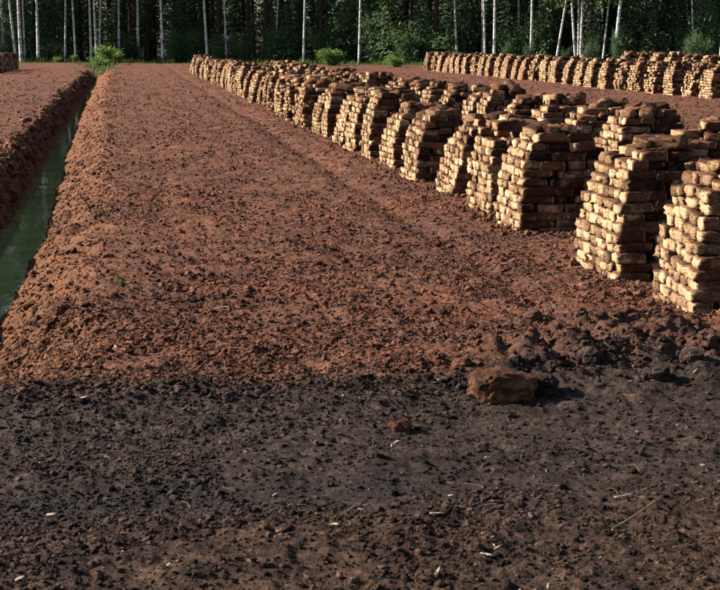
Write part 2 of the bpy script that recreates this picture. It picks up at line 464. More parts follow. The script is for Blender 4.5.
HALF = .48
STACK_XY = []
row1 = [9.25, 10.94, 13.7, 15.22, 16.98, 18.7, 20.4, 22.0]
y = 23.6
while y < 79:
    row1.append(y); y += rnd.uniform(1.42, 1.66)
G1 = 'peat stacks in the front row beside the bare field'
for k, y in enumerate(row1):
    x = 3.56 + HALF + rnd.uniform(-.05, .05) - .0035 * max(0, y - 40)
    STACK_XY.append((x, y))
    if k == 0: lb = 'tan peat stack cut off by the right edge of the picture, nearest of all'
    elif k == 1: lb = 'tan peat stack with large loose sods on top, second nearest in the front row'
    elif k == 2: lb = 'peat stack whose dark block face shows whole, just past the widest gap in front row'
    elif k == len(row1) - 1: lb = 'farthest peat stack at the forest end of the front row'
    else: lb = f'{ordinal(k + 1)} peat stack counted from the near end of the front row'
    if y < 27: near_stack(x, y, 11 + k, lb, G1, wx=1.02 if k < 3 else rnd.uniform(.9, 1.03), H=(.98, .97, .93)[k] if k < 3 else rnd.uniform(.80, .96), wy_=rnd.uniform(.78, .92), rz=rnd.gauss(.02, .03) + (.05 if k == 1 else 0))
    else: far_stack(x, y, k, lb, G1, rnd.uniform(.86, 1.06), rnd.uniform(.88, 1.06))

G2 = 'peat stacks in the second row just behind the front row'
y, k = 11.0, 0
row2 = []
while y < 61:
    row2.append(y); y += rnd.uniform(1.5, 1.85)
for k, y in enumerate(row2):
    x = 5.38 + HALF + rnd.uniform(-.06, .06); STACK_XY.append((x, y))
    lb = 'farthest peat stack at the forest end of the second row' if k == len(row2) - 1 else f'{ordinal(k + 1)} peat stack from the near end of second row, half hidden by front row'
    if y < 25: near_stack(x, y, 60 + k, lb, G2, H=rnd.uniform(.90, 1.02), rz=rnd.gauss(0, .05))
    else: far_stack(x, y, k * 3 + 1, lb, G2, rnd.uniform(.92, 1.05), rnd.uniform(.92, 1.03))

G3 = 'peat stacks in the separate row at the far right'
row3 = []; y = 41.0
while y < 86:
    row3.append(y); y += rnd.uniform(1.5, 1.75)
for k, y in enumerate(row3):
    x = 17.05 + HALF + rnd.uniform(-.06, .06)
    lb = 'leftmost and farthest peat stack of the separate row near the forest' if k == len(row3) - 1 else f'{ordinal(len(row3) - k)} peat stack from the left in the separate row at far right'
    far_stack(x, y, k * 7 + 2, lb, G3, rnd.uniform(1.04, 1.14), rnd.uniform(.96, 1.05))
for k, y in enumerate([51.5, 53.3, 55.2, 57.0, 58.9, 60.6, 62.4]):
    far_stack(21.6 + rnd.uniform(-.05, .05), y, k, f'{ordinal(7 - k)} peat stack from the left in the hindmost row at the right edge', 'peat stacks in the hindmost row at the right edge', rnd.uniform(1.22, 1.3), 1.08)
for k, y in enumerate([79.5, 81.2, 83.0, 84.6, 86.3, 88.1, 89.8]):
    far_stack(-6.6 + rnd.uniform(-.05, .05), y, k + 4, f'{ordinal(7 - k)} farthest brown peat stack in the row beyond the ditch, left edge', 'peat stacks beyond the ditch at the left edge', rnd.uniform(.98, 1.04), 1.0)

# ------------------------------------------------------------------ crumbs, fibres and litter on the ground
def scatter(name, pts, rot, scl, mat, kind, flat=(1, 1, .75), seeds=8, rough=.75):
    m = bpy.data.meshes.new(name); m.vertices.add(len(pts)); m.vertices.foreach_set('co', np.asarray(pts, np.float32).ravel())
    a = m.attributes.new('rot', 'FLOAT_VECTOR', 'POINT'); a.data.foreach_set('vector', np.asarray(rot, np.float32).ravel())
    a = m.attributes.new('scl', 'FLOAT_VECTOR', 'POINT'); a.data.foreach_set('vector', np.asarray(scl, np.float32).ravel())
    m.materials.append(mat)
    o = link(name, m); tag(o, kind='stuff')
    t = bpy.data.node_groups.new(name, 'GeometryNodeTree')
    t.interface.new_socket('Geometry', in_out='INPUT', socket_type='NodeSocketGeometry')
    t.interface.new_socket('Geometry', in_out='OUTPUT', socket_type='NodeSocketGeometry')
    nn = t.nodes.new; L = t.links.new
    gi = nn('NodeGroupInput'); go = nn('NodeGroupOutput')
    join = nn('GeometryNodeGeometryToInstance')
    for s in range(seeds):
        ico = nn('GeometryNodeMeshIcoSphere'); ico.inputs['Radius'].default_value = 1; ico.inputs['Subdivisions'].default_value = 2 if kind == 'crumb' else 1
        sp = nn('GeometryNodeSetPosition'); nz = nn('ShaderNodeTexNoise'); nz.noise_dimensions = '4D'
        nz.inputs['W'].default_value = s * 3.7; nz.inputs['Scale'].default_value = 1.5; nz.inputs['Detail'].default_value = 3
        sub = nn('ShaderNodeVectorMath'); sub.operation = 'SUBTRACT'; sub.inputs[1].default_value = (.5, .5, .5); L(nz.outputs['Color'], sub.inputs[0])
        mul = nn('ShaderNodeVectorMath'); mul.operation = 'SCALE'; mul.inputs['Scale'].default_value = rough * 4; L(sub.outputs[0], mul.inputs[0])
        L(ico.outputs[0], sp.inputs[0]); L(mul.outputs[0], sp.inputs['Offset'])
        ss = nn('GeometryNodeSetShadeSmooth'); ss.inputs['Shade Smooth'].default_value = kind == 'crumb'; L(sp.outputs[0], ss.inputs[0]); sm = nn('GeometryNodeSetMaterial'); sm.inputs['Material'].default_value = mat; L(ss.outputs[0], sm.inputs[0])
        L(sm.outputs[0], join.inputs[0])
    iop = nn('GeometryNodeInstanceOnPoints'); iop.inputs['Pick Instance'].default_value = True
    mp = nn('GeometryNodeMeshToPoints'); L(gi.outputs[0], mp.inputs[0]); L(mp.outputs[0], iop.inputs['Points'])
    L(join.outputs[0], iop.inputs['Instance'])
    for nm, sk in (('rot', 'Rotation'), ('scl', 'Scale')):
        na = nn('GeometryNodeInputNamedAttribute'); na.data_type = 'FLOAT_VECTOR'; na.inputs[0].default_value = nm; L(na.outputs[0], iop.inputs[sk])
    L(iop.outputs[0], go.inputs[0])
    md = o.modifiers.new('scatter', 'NODES'); md.node_group = t
    return o


def sample_ground(nP, y0, y1, tmin=-.14, tmax=.46, seed=1):
    r = np.random.default_rng(seed)
    yy = np.exp(r.uniform(math.log(y0), math.log(y1), nP)); xx = r.uniform(tmin, tmax, nP) * yy
    return xx, yy, r


xx, yy, r = sample_ground(760000, 3.6, 100, -.36, .56, seed=3)
size = np.exp(r.normal(math.log(.0036), .58, len(xx))) * (1 + .03 * yy)
patch = vnoise(xx / .5, yy / .5, 41) + vnoise(xx / 2, yy / 2, 42)
inheap = ((xx - 2.7) / .9) ** 2 + ((yy - 8.1) / .7) ** 2 < 1
onbank = (xx > -1.0) & (xx < -.2) & (yy > 8)
size *= np.where(inheap | onbank, 1.35, 1.0)
size = np.clip(size, .0016, .020 + .0003 * yy) * np.where(yy < 7.3, .8, 1)
zz = height(xx, yy)
keep = (zz > WATER_Z + .02) & ((patch > -.08) | (r.random(len(xx)) < .38)) & (r.random(len(xx)) < np.where(yy < 7.4, .75, np.clip(1.4 - yy / 70, .1, 1)))
for sx, sy in STACK_XY:
    keep &= ~((np.abs(xx - sx) < .46) & (np.abs(yy - sy) < .45))
xx, yy, zz, size = xx[keep], yy[keep], zz[keep], size[keep]
q = len(xx)
scl = size[:, None] * np.stack([r.uniform(.7, 1.6, q), r.uniform(.7, 1.3, q), r.uniform(.45, .95, q)], 1)
scatter('peat_crumbs', np.stack([xx, yy, zz + size * .15], 1), np.stack([r.normal(0, .4, q), r.normal(0, .4, q), r.uniform(0, 6.28, q)], 1), scl, M_CRUMB, 'crumb')

# crumbled peat at the foot of the nearer stacks
px, py = [], []
for sx, sy in STACK_XY:
    if sy > 40: continue
    nn_ = int(1500 * min(1, 14 / sy)); a = rng.uniform(-.75, .75, (nn_, 2))
    ok = (np.abs(a).max(1) > .43) & (rng.random(nn_) < 1.6 - 2 * np.abs(a).max(1))
    px.append(sx + a[ok, 0]); py.append(sy + a[ok, 1])
px, py = np.concatenate(px), np.concatenate(py); q = len(px)
s = np.clip(np.exp(rng.normal(math.log(.009), .6, q)), .004, .035)
scatter('block_crumbs', np.stack([px, py, height(px, py) + s * .3], 1), rng.uniform(0, 6.28, (q, 3)), s[:, None] * np.stack([rng.uniform(.8, 1.7, q), rng.uniform(.7, 1.2, q), rng.uniform(.5, .9, q)], 1),
        simple('peat_rubble', (.08, .035, .02), (.36, .20, .11), 3, .95, .1, vec='Generated'), 'crumb')

# torn lumps along both rims of the ditch
yy = np.exp(rng.uniform(math.log(9), math.log(85), 5200)); left = rng.random(5200) < .55
xx = np.where(left, -1.72 + rng.normal(0, .17, 5200) - .002 * yy, -.62 + rng.normal(0, .22, 5200))
zz = height(xx, yy); ok = (zz > WATER_Z + .06); xx, yy, zz, left = xx[ok], yy[ok], zz[ok], left[ok]; q = len(xx)
s = np.clip(np.exp(rng.normal(math.log(.026), .45, q)), .01, .085) * np.where(left, 1.25, .55)
scatter('bank_lumps', np.stack([xx, yy, zz], 1), np.stack([rng.normal(0, .5, q), rng.normal(0, .5, q), rng.uniform(0, 6.28, q)], 1), s[:, None] * np.stack([rng.uniform(.8, 1.7, q), rng.uniform(.7, 1.3, q), rng.uniform(.4, .8, q)], 1), M_CRUMB, 'crumb')

# tiny pale chips
xx, yy, r = sample_ground(750, 3.7, 30, seed=9)
zz = height(xx, yy); ok = zz > -.3; xx, yy, zz = xx[ok], yy[ok], zz[ok]; q = len(xx)
s = np.clip(np.exp(r.normal(math.log(.0028), .5, q)), .0012, .008) * (1 + .03 * yy)
scatter('chip_litter', np.stack([xx, yy, zz + .008], 1), np.stack([r.normal(0, .35, q), r.normal(0, .35, q), r.uniform(0, 6.28, q)], 1),
        s[:, None] * np.stack([r.uniform(1, 3.6, q), r.uniform(.4, 1, q), r.uniform(.08, .2, q)], 1), M_PALE, 'chip')


def tube(path, radii, sides=6):
    P = np.array(path, float); n_ = len(P); Vv = []
    for a in range(n_):
        tng = P[min(a + 1, n_ - 1)] - P[max(a - 1, 0)]; tng /= np.linalg.norm(tng) + 1e-9
        ref = np.array([0, 0, 1.]) if abs(tng[2]) < .9 else np.array([1., 0, 0])
        u = np.cross(tng, ref); u /= np.linalg.norm(u); v = np.cross(tng, u)
        for b in range(sides):
            an = 2 * math.pi * b / sides
            Vv.append(P[a] + radii[a] * (math.cos(an) * u + math.sin(an) * v))
    Ff = [[a * sides + b, a * sides + (b + 1) % sides, (a + 1) * sides + (b + 1) % sides, (a + 1) * sides + b] for a in range(n_ - 1) for b in range(sides)]
    for base in (0, (n_ - 1) * sides):
        ring = [base + b for b in range(sides)]
        if base: ring = ring[::1]
        for b in range(1, sides - 1, 2): Ff.append([ring[0], ring[b], ring[b + 1], ring[(b + 2) % sides] if b + 2 < sides else ring[b + 1]])
    Ff = [f for f in Ff if len(set(f)) == 4]
    return np.array(Vv), np.array(Ff)


def merge(parts):
    o = 0; VV = []; FF = []
    for v, f in parts: VV.append(v); FF.append(f + o); o += len(v)
    return np.concatenate(VV), np.concatenate(FF)


# loose root fibres, too many and too thin to count
parts = []
xx, yy, r = sample_ground(75, 4.2, 22, seed=21)
for x0, y0 in zip(xx, yy):
    z0 = gz(x0, y0)
    if z0 < -.2: continue
    L = r.uniform(.03, .10) * (1 + .04 * y0); a = r.uniform(0, 6.28); c = r.normal(0, 1.4); arch = r.uniform(.0, .22) * L
    pts = []
    for t in np.linspace(0, 1, 6):
        aa = a + c * t; pts.append((x0 + L * t * math.cos(aa), y0 + L * t * math.sin(aa), z0 + .004 + arch * math.sin(math.pi * min(1, t * 1.15))))
    parts.append(tube(pts, [.0009 * (1 + .05 * y0)] * 6, 4))
tag(link('root_fibres', new_mesh('root_fibres', *merge(parts)), M_TWIG), kind='stuff')


# ------------------------------------------------------------------ clods, twig, chips one can point to
def lump(name, px, py, size, seed, label, cat, mat, rz=0., group=None, sink=.25):
    import bmesh
    bm = bmesh.new(); bmesh.ops.create_icosphere(bm, subdivisions=4, radius=1)
    co = np.array([v.co[:] for v in bm.verts])
    c2 = np.sign(co) * np.abs(co) ** .7
    def n3(f, sd): return vnoise(co[:, 0] * f + sd, co[:, 1] * f, sd) + vnoise(co[:, 1] * f + sd, co[:, 2] * f, sd + 50) + vnoise(co[:, 2] * f, co[:, 0] * f + sd, sd + 90)
    d = .26 * n3(1.7, seed) + .15 * n3(3.7, seed + 1) + .09 * n3(8, seed + 2) + .04 * n3(19, seed + 3) + .02 * n3(38, seed + 4)
    c2 = c2 * (1 + d)[:, None] * np.array(size)
    for v, c in zip(bm.verts, c2): v.co = c
    m = bpy.data.meshes.new(name); bm.to_mesh(m); bm.free()
    x0, y0 = on_ground(px, py)
    o = link(name, m, mat); o.location = (x0, y0, gz(x0, y0, False) + size[2] * (1 - sink)); o.rotation_euler = (.10, .10, rz)
    return tag(o, label, cat, group)


def clod_material():
    g = N('moss_peat_clod'); tc = g.n('ShaderNodeTexCoord').outputs['Object']
    mp = g.n('ShaderNodeMapping', {'Scale': (1, 1, 1.2), 'Rotation': (.3, .5, .2)}); g.set(mp.inputs[0], tc)
    f = g.noise(mp.outputs[0], 26, 8, .75, .3); b = g.noise(tc, 5, 3, .6); v = g.math('ADD', g.math('MULTIPLY', f, .6), g.math('MULTIPLY', b, .4))
    c = g.ramp(v, [(.38, (.02, .009, .006)), (.46, (.060, .025, .014)), (.56, (.135, .060, .032)), (.68, (.30, .165, .10))])
    g.bump(g.math('ADD', f, g.math('MULTIPLY', g.noise(tc, 80, 4, .7), .4)), .9, .02)
    return g.out(c, .95, .1)


MC = clod_material()
lump('peat_clod', 503, 392, (.16, .11, .085), 5, 'large orange-brown peat clod at the edge of the dark track', 'peat clod', MC, .12, sink=.32)
lump('peat_clod', 401, 419, (.048, .04, .036), 12, 'small reddish clod alone on the dark track, left of the large clod', 'peat clod', MC, .6)
lump('peat_clod', 66, 292, (.10, .09, .05), 14, 'dark lumpy clod on the ditch bank at left', 'peat clod', MC, .3)
lump('peat_clod', 545, 388, (.075, .06, .055), 17, 'clod coloured dark as the shaded right side of the large orange clod', 'peat clod', M_SOIL, .9)  # dark soil colour stands for shade on the large clod's right side
for kk, (a, b, s_) in enumerate([(560, 352, .06), (590, 372, .075), (625, 360, .055), (655, 380, .07), (532, 330, .06), (690, 372, .06)]):
    lump('peat_clod', a, b, (s_, s_ * .8, s_ * .6), 30 + kk, f'{ordinal([1, 2, 3, 4, 0, 5][kk] + 1)} black peat clod from the left in the rough spoil heap', 'peat clod', M_SOIL, kk, 'clods in the spoil heap')

x0, y0 = on_ground(612, 524); x1, y1 = on_ground(665, 490)
pts = [(x0 + (x1 - x0) * t + .006 * math.sin(5 * t), y0 + (y1 - y0) * t, gz(x0, y0) * (1 - t) + gz(x1, y1) * t + .024 + .006 * t) for t in np.linspace(0, 1, 7)]
tw = link('twig', new_mesh('twig', *tube(pts, [.0042, .0045, .004, .004, .0036, .003, .002], 6)), M_TWIG)
tag(tw, 'long thin bare twig lying on the dark track at lower right', 'twig')
x0, y0 = on_ground(378, 372)
pts = [(x0 + dx, y0, gz(x0, y0) + dz) for dx, dz in ((-.01, 0), (.012, .03), (.01, .07), (-.005, .10), (-.03, .115))]
tag(link('twig', new_mesh('twig', *tube(pts, [.0035, .003, .0026, .002, .0015], 5)), M_PALE), 'thin pale curved twig standing at the near edge of the brown field', 'twig')
x0, y0 = on_ground(225, 310)
pts = [(x0 + dx, y0 + dy, gz(x0, y0) + dz) for dx, dy, dz in ((-.07, .05, .01), (-.02, .03, .03), (.02, 0, .035), (.03, -.03, .01))]
tag(link('twig', new_mesh('twig', *tube(pts, [.003, .003, .0026, .002], 5)), M_PALE), 'thin pale bent twig lying in the middle of the brown field', 'twig')
x0, y0 = on_ground(72, 242)
pts = [(x0, y0, gz(x0, y0)), (x0 + .02, y0, gz(x0, y0) + .06), (x0 + .07, y0, gz(x0, y0) + .13)]
tag(link('twig', new_mesh('twig', *tube(pts, [.005, .004, .002], 5)), M_PALE), 'short pale stick poking out of the right ditch bank', 'twig')


def chip(px, py, L, W, rz, label, seed):
    r = np.random.default_rng(seed); nx = 5; Vv = []; Ff = []
    for a in range(nx + 1):
        t = a / nx; ww = W * (.55 + .45 * math.sin(math.pi * min(.95, .2 + .6 * t))) * r.uniform(.7, 1.1)
        for yy_, zz_ in ((-ww * r.uniform(.5, 1.2), 0), (ww * r.uniform(.5, 1.2), 0), (ww * .8, .0025), (-ww * .8, .0025)):
            Vv.append(((t - .5) * L, yy_, zz_ + .02 * L * math.sin(3 * t) + r.normal(0, .0008)))
    for a in range(nx):
        for b in range(4): Ff.append([a * 4 + b, a * 4 + (b + 1) % 4, a * 4 + 4 + (b + 1) % 4, a * 4 + 4 + b])
    Ff += [[3, 2, 1, 0], [nx * 4, nx * 4 + 1, nx * 4 + 2, nx * 4 + 3]]
    x0, y0 = on_ground(px, py)
    o = link('wood_chip', new_mesh('wood_chip', Vv, Ff), M_PALE); o.location = (x0, y0, gz(x0, y0) + .012); o.rotation_euler = (r.normal(0, .2), r.normal(0, .15), rz)
    tag(o, label, 'wood chip', 'pale wood chips on the dark track')


chip(437, 508, .055, .010, -.1, 'long white wood chip lying on the dark track, centre', 1)
chip(83, 399, .05, .022, .5, 'upright pale wood chip at the left rim of the dark track', 2)
chip(51, 497, .04, .011, -.3, 'white wood chip at lower left on the dark rut', 3)
chip(624, 487, .08, .006, .1, 'thin pale wood sliver above the long bare twig', 4)
chip(292, 491, .03, .010, .2, 'small pale wood chip beside the dark rut, centre left', 5)
chip(487, 547, .05, .010, -.7, 'bent pale wood chip near the bottom edge, right of centre', 6)
chip(520, 577, .03, .007, 1.2, 'small pale wood chip at the very bottom, right of centre', 7)
chip(278, 527, .03, .006, .3, 'narrow pale wood chip at lower centre left', 8)
chip(20, 570, .04, .009, .8, 'pale wood chip in the lower left corner', 9)
chip(704, 452, .025, .01, 0, 'pale wood chip on the track at the right edge', 10)

# a tuft of grass blades on the track
def blades(nb, hgt, spread, seed, wdt=.003):
    r = np.random.default_rng(seed); Vv = []; Ff = []
    for b in range(nb):
        a = r.uniform(0, 6.28); x0, y0 = r.normal(0, spread, 2); h = hgt * r.uniform(.6, 1.1); ln = r.uniform(.1, .6) * h; wd = wdt * r.uniform(.7, 1.3)
        s_ = np.array([-math.sin(a), math.cos(a), 0]) * wd; o = len(Vv)
        for t, wf in ((0, 1), (.55, .8), (1, .1)):
            c = np.array([x0 + ln * t * t * math.cos(a), y0 + ln * t * t * math.sin(a), h * t]); Vv += [c - s_ * wf, c + s_ * wf]
        Ff += [[o, o + 1, o + 3, o + 2], [o + 2, o + 3, o + 5, o + 4]]
    return np.array(Vv), np.array(Ff)


for (a, b, nb, hh, lb) in ((525, 444, 5, .06, 'tiny yellow-green grass tuft on the dark track below the large clod'), (118, 288, 9, .13, 'sparse green grass tuft on the field beside the ditch bank'), (296, 388, 4, .03, 'flat green blade at the near edge of the brown field')):
    x0, y0 = on_ground(a, b); o = link('grass_tuft', new_mesh('grass_tuft', *blades(nb, hh, .012, a)), M_GRASS); o.location = (x0, y0, gz(x0, y0) - .004); tag(o, lb, 'grass')

# cut sticks and grass along the far bank of the ditch
parts = []
r = np.random.default_rng(77)
for _ in range(70):
    y0 = math.exp(r.uniform(math.log(20), math.log(80))); x0 = -1.95 + r.normal(0, .22) - .003 * y0; z0 = gz(x0, y0)
    if z0 < -.3: continue
    a = r.normal(0, .7); L = r.uniform(.05, .14)
    parts.append(tube([(x0 - L * math.cos(a), y0 - L * math.sin(a), z0 + .02), (x0 + L * math.cos(a), y0 + L * math.sin(a), z0 + r.uniform(.02, .07))], [.007, .005], 5))
tag(link('cut_sticks', new_mesh('cut_sticks', *merge(parts)), M_PALE), kind='stuff')


# ------------------------------------------------------------------ vegetation
def leaf_quads(P, size, r, up=.0, aspect=1.6):
    """one folded-free leaf clump face for each point"""
    n_ = len(P); a = r.normal(0, 1, (n_, 3)); a[:, 2] *= (1 - up); a /= np.linalg.norm(a, axis=1)[:, None]
    b = r.normal(0, 1, (n_, 3)); b -= (b * a).sum(1)[:, None] * a; b /= np.linalg.norm(b, axis=1)[:, None]
    s_ = np.asarray(size)[:, None]; a = a * s_ * aspect * .5; b = b * s_ * .5
    Vv = np.stack([P - a, P + b * .9 - a * .1, P + a, P - b * .9 - a * .1], 1).reshape(-1, 3)
    return Vv, np.arange(n_ * 4).reshape(n_, 4)


def leaf_mesh(name, P, size, r, mat, **kw):
    Vv, Ff = leaf_quads(np.asarray(P), size, r, **kw); m = new_mesh(name, Vv, Ff); m.materials.append(mat)
    add_attr(m, 'rnd', np.repeat(r.random(len(Ff)), 4)); return m


def birch_proto(seed, low=5.5, H=19):
    r = np.random.default_rng(seed); parts = []; pts = []; sz = []
    tr = []; ph = r.uniform(0, 6.28)
    for t in np.linspace(0, 1, 14): tr.append((.10 * math.sin(2.2 * t * math.pi + ph) * (t + .15) + .03 * math.sin(17 * t), .08 * math.cos(3 * t * math.pi + ph) * t, H * t))
    off = np.array(tr[0]); tr = [np.array(p) - off for p in tr]
    rad = [.155 * (1 - .9 * t) + .03 * math.exp(-t * 40) for t in np.linspace(0, 1, 14)]
    parts.append(tube(tr, rad, 10))
    for k_ in range(22):
        t = r.uniform(low / H, .97); z = H * t; base = np.array([np.interp(z, [p[2] for p in tr], [p[c] for p in tr]) for c in range(3)])
        a = r.uniform(0, 6.28); L = (2.6 if t > .4 else 1.7) * (1.15 - t) * r.uniform(.7, 1.3) + .4
        end = base + np.array([math.cos(a) * L, math.sin(a) * L, L * r.uniform(.3, .9)]); mid = (base + end) / 2 + np.array([0, 0, .15 * L])
        tip = end + np.array([math.cos(a) * .5, math.sin(a) * .5, -.6 * r.random()])
        parts.append(tube([base, mid, end, tip], [.018 * (1.3 - t), .013 * (1.3 - t), .008, .003], 5))
        nl = int(60 + 55 * L)
        for q_ in range(nl):
            u = r.uniform(.35, 1.15); c = base + (end - base) * u + np.array([0, 0, .15 * L * math.sin(math.pi * min(u, 1))])
            pts.append(c + r.normal(0, 1, 3) * np.array([.35, .35, .3]) + np.array([0, 0, -abs(r.normal(0, .3))])); sz.append(r.uniform(.10, .2))
    tm = new_mesh('trunk', *merge(parts), True); tm.materials.append(M_BIRCH)
    return tm, leaf_mesh('crown', pts, sz, r, M_BIRCH_LEAF)


def spruce_proto(seed, H=20, Rb=2.3, low=.6, mat=None):
    r = np.random.default_rng(seed); pts = []; sz = []; VV = []; FF = []; o = 0
    trm = new_mesh('trunk', *tube([(0, 0, 0), (0, 0, H * .4), (.03, 0, H * .75), (0, 0, H)], [.19, .14, .08, .01], 8), True); trm.materials.append(M_SPRUCE_BARK)
    z = low; P = []; A = []; S = []
    while z < H - .3:
        t = z / H; L0 = Rb * (1 - t) ** .8
        for b in range(int(r.integers(7, 11))):
            a = r.uniform(0, 6.28); L = L0 * r.uniform(.65, 1.2); dr = r.uniform(.15, .45)
            nseg = max(2, int(L / .15))
            for s_ in range(nseg):
                u = (s_ + r.uniform(.3, 1.1)) / nseg; sw = r.normal(0, .16 + .18 * u)
                P.append((math.cos(a) * L * u - math.sin(a) * sw, math.sin(a) * L * u + math.cos(a) * sw, z - dr * L * u ** 1.5 + .25 * L * u * (u > .8) * .3 + r.normal(0, .05)))
                A.append(a + r.normal(0, .6)); S.append(r.uniform(.14, .32))
        z += r.uniform(.22, .36)
    P = np.array(P); A = np.array(A); S = np.array(S); n_ = len(P)
    d = np.stack([np.cos(A), np.sin(A), r.normal(-.35, .3, n_)], 1) * S[:, None] * .6
    sd_ = np.stack([-np.sin(A), np.cos(A), r.normal(0, .5, n_)], 1) * S[:, None] * .22
    Vv = np.stack([P - d, P + sd_, P + d, P - sd_], 1).reshape(-1, 3); Ff = np.arange(n_ * 4).reshape(n_, 4)
    m = new_mesh('crown', Vv, Ff); m.materials.append(mat or M_NEEDLE); add_attr(m, 'rnd', np.repeat(r.random(n_), 4))
    return trm, m


def pine_proto(seed, H=20):
    r = np.random.default_rng(seed); parts = [tube([(0, 0, 0), (.08, .03, H * .3), (-.04, .05, H * .65), (0, 0, H)], [.2, .16, .11, .02], 9)]; pts = []; sz = []
    for k_ in range(14):   # dead lower snags
        z = r.uniform(2, H * .55); a = r.uniform(0, 6.28); L = r.uniform(.4, 1.4)
        parts.append(tube([(0, 0, z), (math.cos(a) * L, math.sin(a) * L, z + r.normal(0, .2))], [.02, .005], 4))
    for k_ in range(22):
        z = r.uniform(H * .52, H); a = r.uniform(0, 6.28); L = r.uniform(.8, 2.2) * (1.25 - (z / H) ** 3)
        e = np.array([math.cos(a) * L, math.sin(a) * L, z + .3 * L]); parts.append(tube([(0, 0, z), e], [.045, .012], 5))
        c = e + r.normal(0, 1, (130, 3)) * np.array([.55, .55, .28]); pts += list(c); sz += list(r.uniform(.12, .26, 130))
    tm = new_mesh('trunk', *merge(parts), True); tm.materials.append(M_PINE)
    return tm, leaf_mesh('crown', pts, sz, r, M_PINE_NEEDLE, aspect=2.6)


def bush_proto(seed, mat, nl=1500, size=.1):
    """unit bush about 1 high and 1.2 wide"""
    r = np.random.default_rng(seed); parts = []; pts = []
    for k_ in range(9):
        a = r.uniform(0, 6.28); sp = r.uniform(.1, .5); h = r.uniform(.5, 1.)
        p = [(.02 * math.cos(a), .02 * math.sin(a), 0), (sp * .5 * math.cos(a), sp * .5 * math.sin(a), h * .6), (sp * math.cos(a), sp * math.sin(a), h)]
        parts.append(tube(p, [.012, .009, .004], 4))
        q_ = nl // 9; u = r.uniform(.15, 1.05, q_)
        c = np.stack([np.interp(u, [0, .6, 1], [p[0][i], p[1][i], p[2][i]]) for i in range(3)], 1) + r.normal(0, 1, (q_, 3)) * np.array([.11, .11, .09])
        c[:, 2] = np.abs(c[:, 2]); pts.append(c)
    pts = np.concatenate(pts); sm = new_mesh('stem', *merge(parts)); sm.materials.append(M_TWIG)
    return sm, leaf_mesh('foliage', pts, size * r.uniform(.5, 1.3, len(pts)), r, mat)


def plant(name, proto, names, x, y, label, cat, group, s=(1, 1, 1), rz=0., tilt=0., trunk_w=1.0, z=None):
    e = link(name, None); e.location = (x, y, gz(x, y, False) - .02 if z is None else z); e.scale = s
    e.rotation_euler = (0, tilt, 0); tag(e, label, cat, group)
    for d, nm in zip(proto, names):
        c = link(nm, d, None, e); c.rotation_euler = (0, 0, rz)
        if nm == 'trunk': c.scale = (trunk_w, trunk_w, 1)
    return e


BIRCH = [birch_proto(300, 5.5), birch_proto(301, 3.4), birch_proto(302, 6.0), birch_proto(303, 3.2), birch_proto(304, 6.)]
SPRUCE = [spruce_proto(400, 20, 2.3), spruce_proto(401, 22, 2.6, 1.5), spruce_proto(402, 18, 2.0, .4), spruce_proto(403, 21, 2.2, 2.4)]
YOUNG = [spruce_proto(420, 5, 1.3, .15), spruce_proto(421, 6.5, 1.5, .2)]
PINE = [pine_proto(500, 20), pine_proto(501, 22), pine_proto(502, 18)]
BUSH = [bush_proto(600 + q, M_BUSH, 5200, .036) for q in range(4)]
SHRUB = [bush_proto(650 + q, M_BRIGHT, 1900, .07) for q in range(3)]


EDGE = .75                                      # the edge comes nearer towards the right


def edge_shift(x): return 5 - EDGE * min(max(0., x), 42.)


def at_edge(px, Y):
    """photo column and depth in a straight edge -> place along the slanting edge"""
    t = (px - 123) / FPX; y = (Y + 5) / (1 + EDGE * max(0., t)); return t * y, y


birches = [  # photo column at the base, column at the picture's top, depth, stem width, proto
    (9, 8, 117, .7, 0), (20.5, 16, 113, 1.0, 0), (25.5, 24.5, 113.6, 1.35, 2), (29, 28.5, 116, .8, 4), (41.5, 42, 112.6, 1.15, 0), (67, 69, 114, .8, 2), (77, 76, 113.4, .8, 4),
    (92, 92, 113, 1.05, 0), (97, 96, 112.4, .95, 2), (100, 102, 112.8, .9, 4), (119, 119.5, 114, 1.0, 0), (137.5, 138, 115.5, 1.15, 2), (161, 160.5, 112.3, 1.1, 4),
    (204.5, 202.5, 112.5, 1.0, 0), (224, 222, 116, .8, 2), (271, 275, 118, .8, 0), (300, 301, 113, .85, 4), (355.5, 357, 112.3, .85, 1), (456, 453, 115, .85, 1),
    (485, 483, 114, .9, 0), (482, 481.5, 117, .7, 4), (494.5, 494, 112.6, 1.1, 0), (520, 519, 118, .8, 2), (532, 533, 112.8, 1.0, 1), (558.5, 567, 112, .8, 1), (580, 575, 112.6, .9, 3), (582.5, 582, 114.2, .75, 1),
    (585, 585.5, 113, .95, 3), (608, 613, 114.5, .7, 1), (621.5, 625, 111.6, 1.35, 3), (651, 652, 118, .7, 1), (707, 703, 115, .7, 1), (735, 737, 113, 1., 0), (-18, -17, 114, 1., 2)]
bl = sorted(birches, key=lambda b: b[0])
special = {161: 'slim bright white birch trunk above the far end of the brown field', 300: 'lone slim birch trunk above the second row of stacks', 355.5: 'thin birch trunk right of the bright green shrub, lone in dark forest',
           558.5: 'thin birch trunk leaning strongly to the right above the far right row', 621.5: 'thick bright white birch trunk at right, stoutest of the right half', 41.5: 'white birch trunk standing alone between two pairs at left',
           204.5: 'slim pale birch trunk just right of the farthest front row stack'}
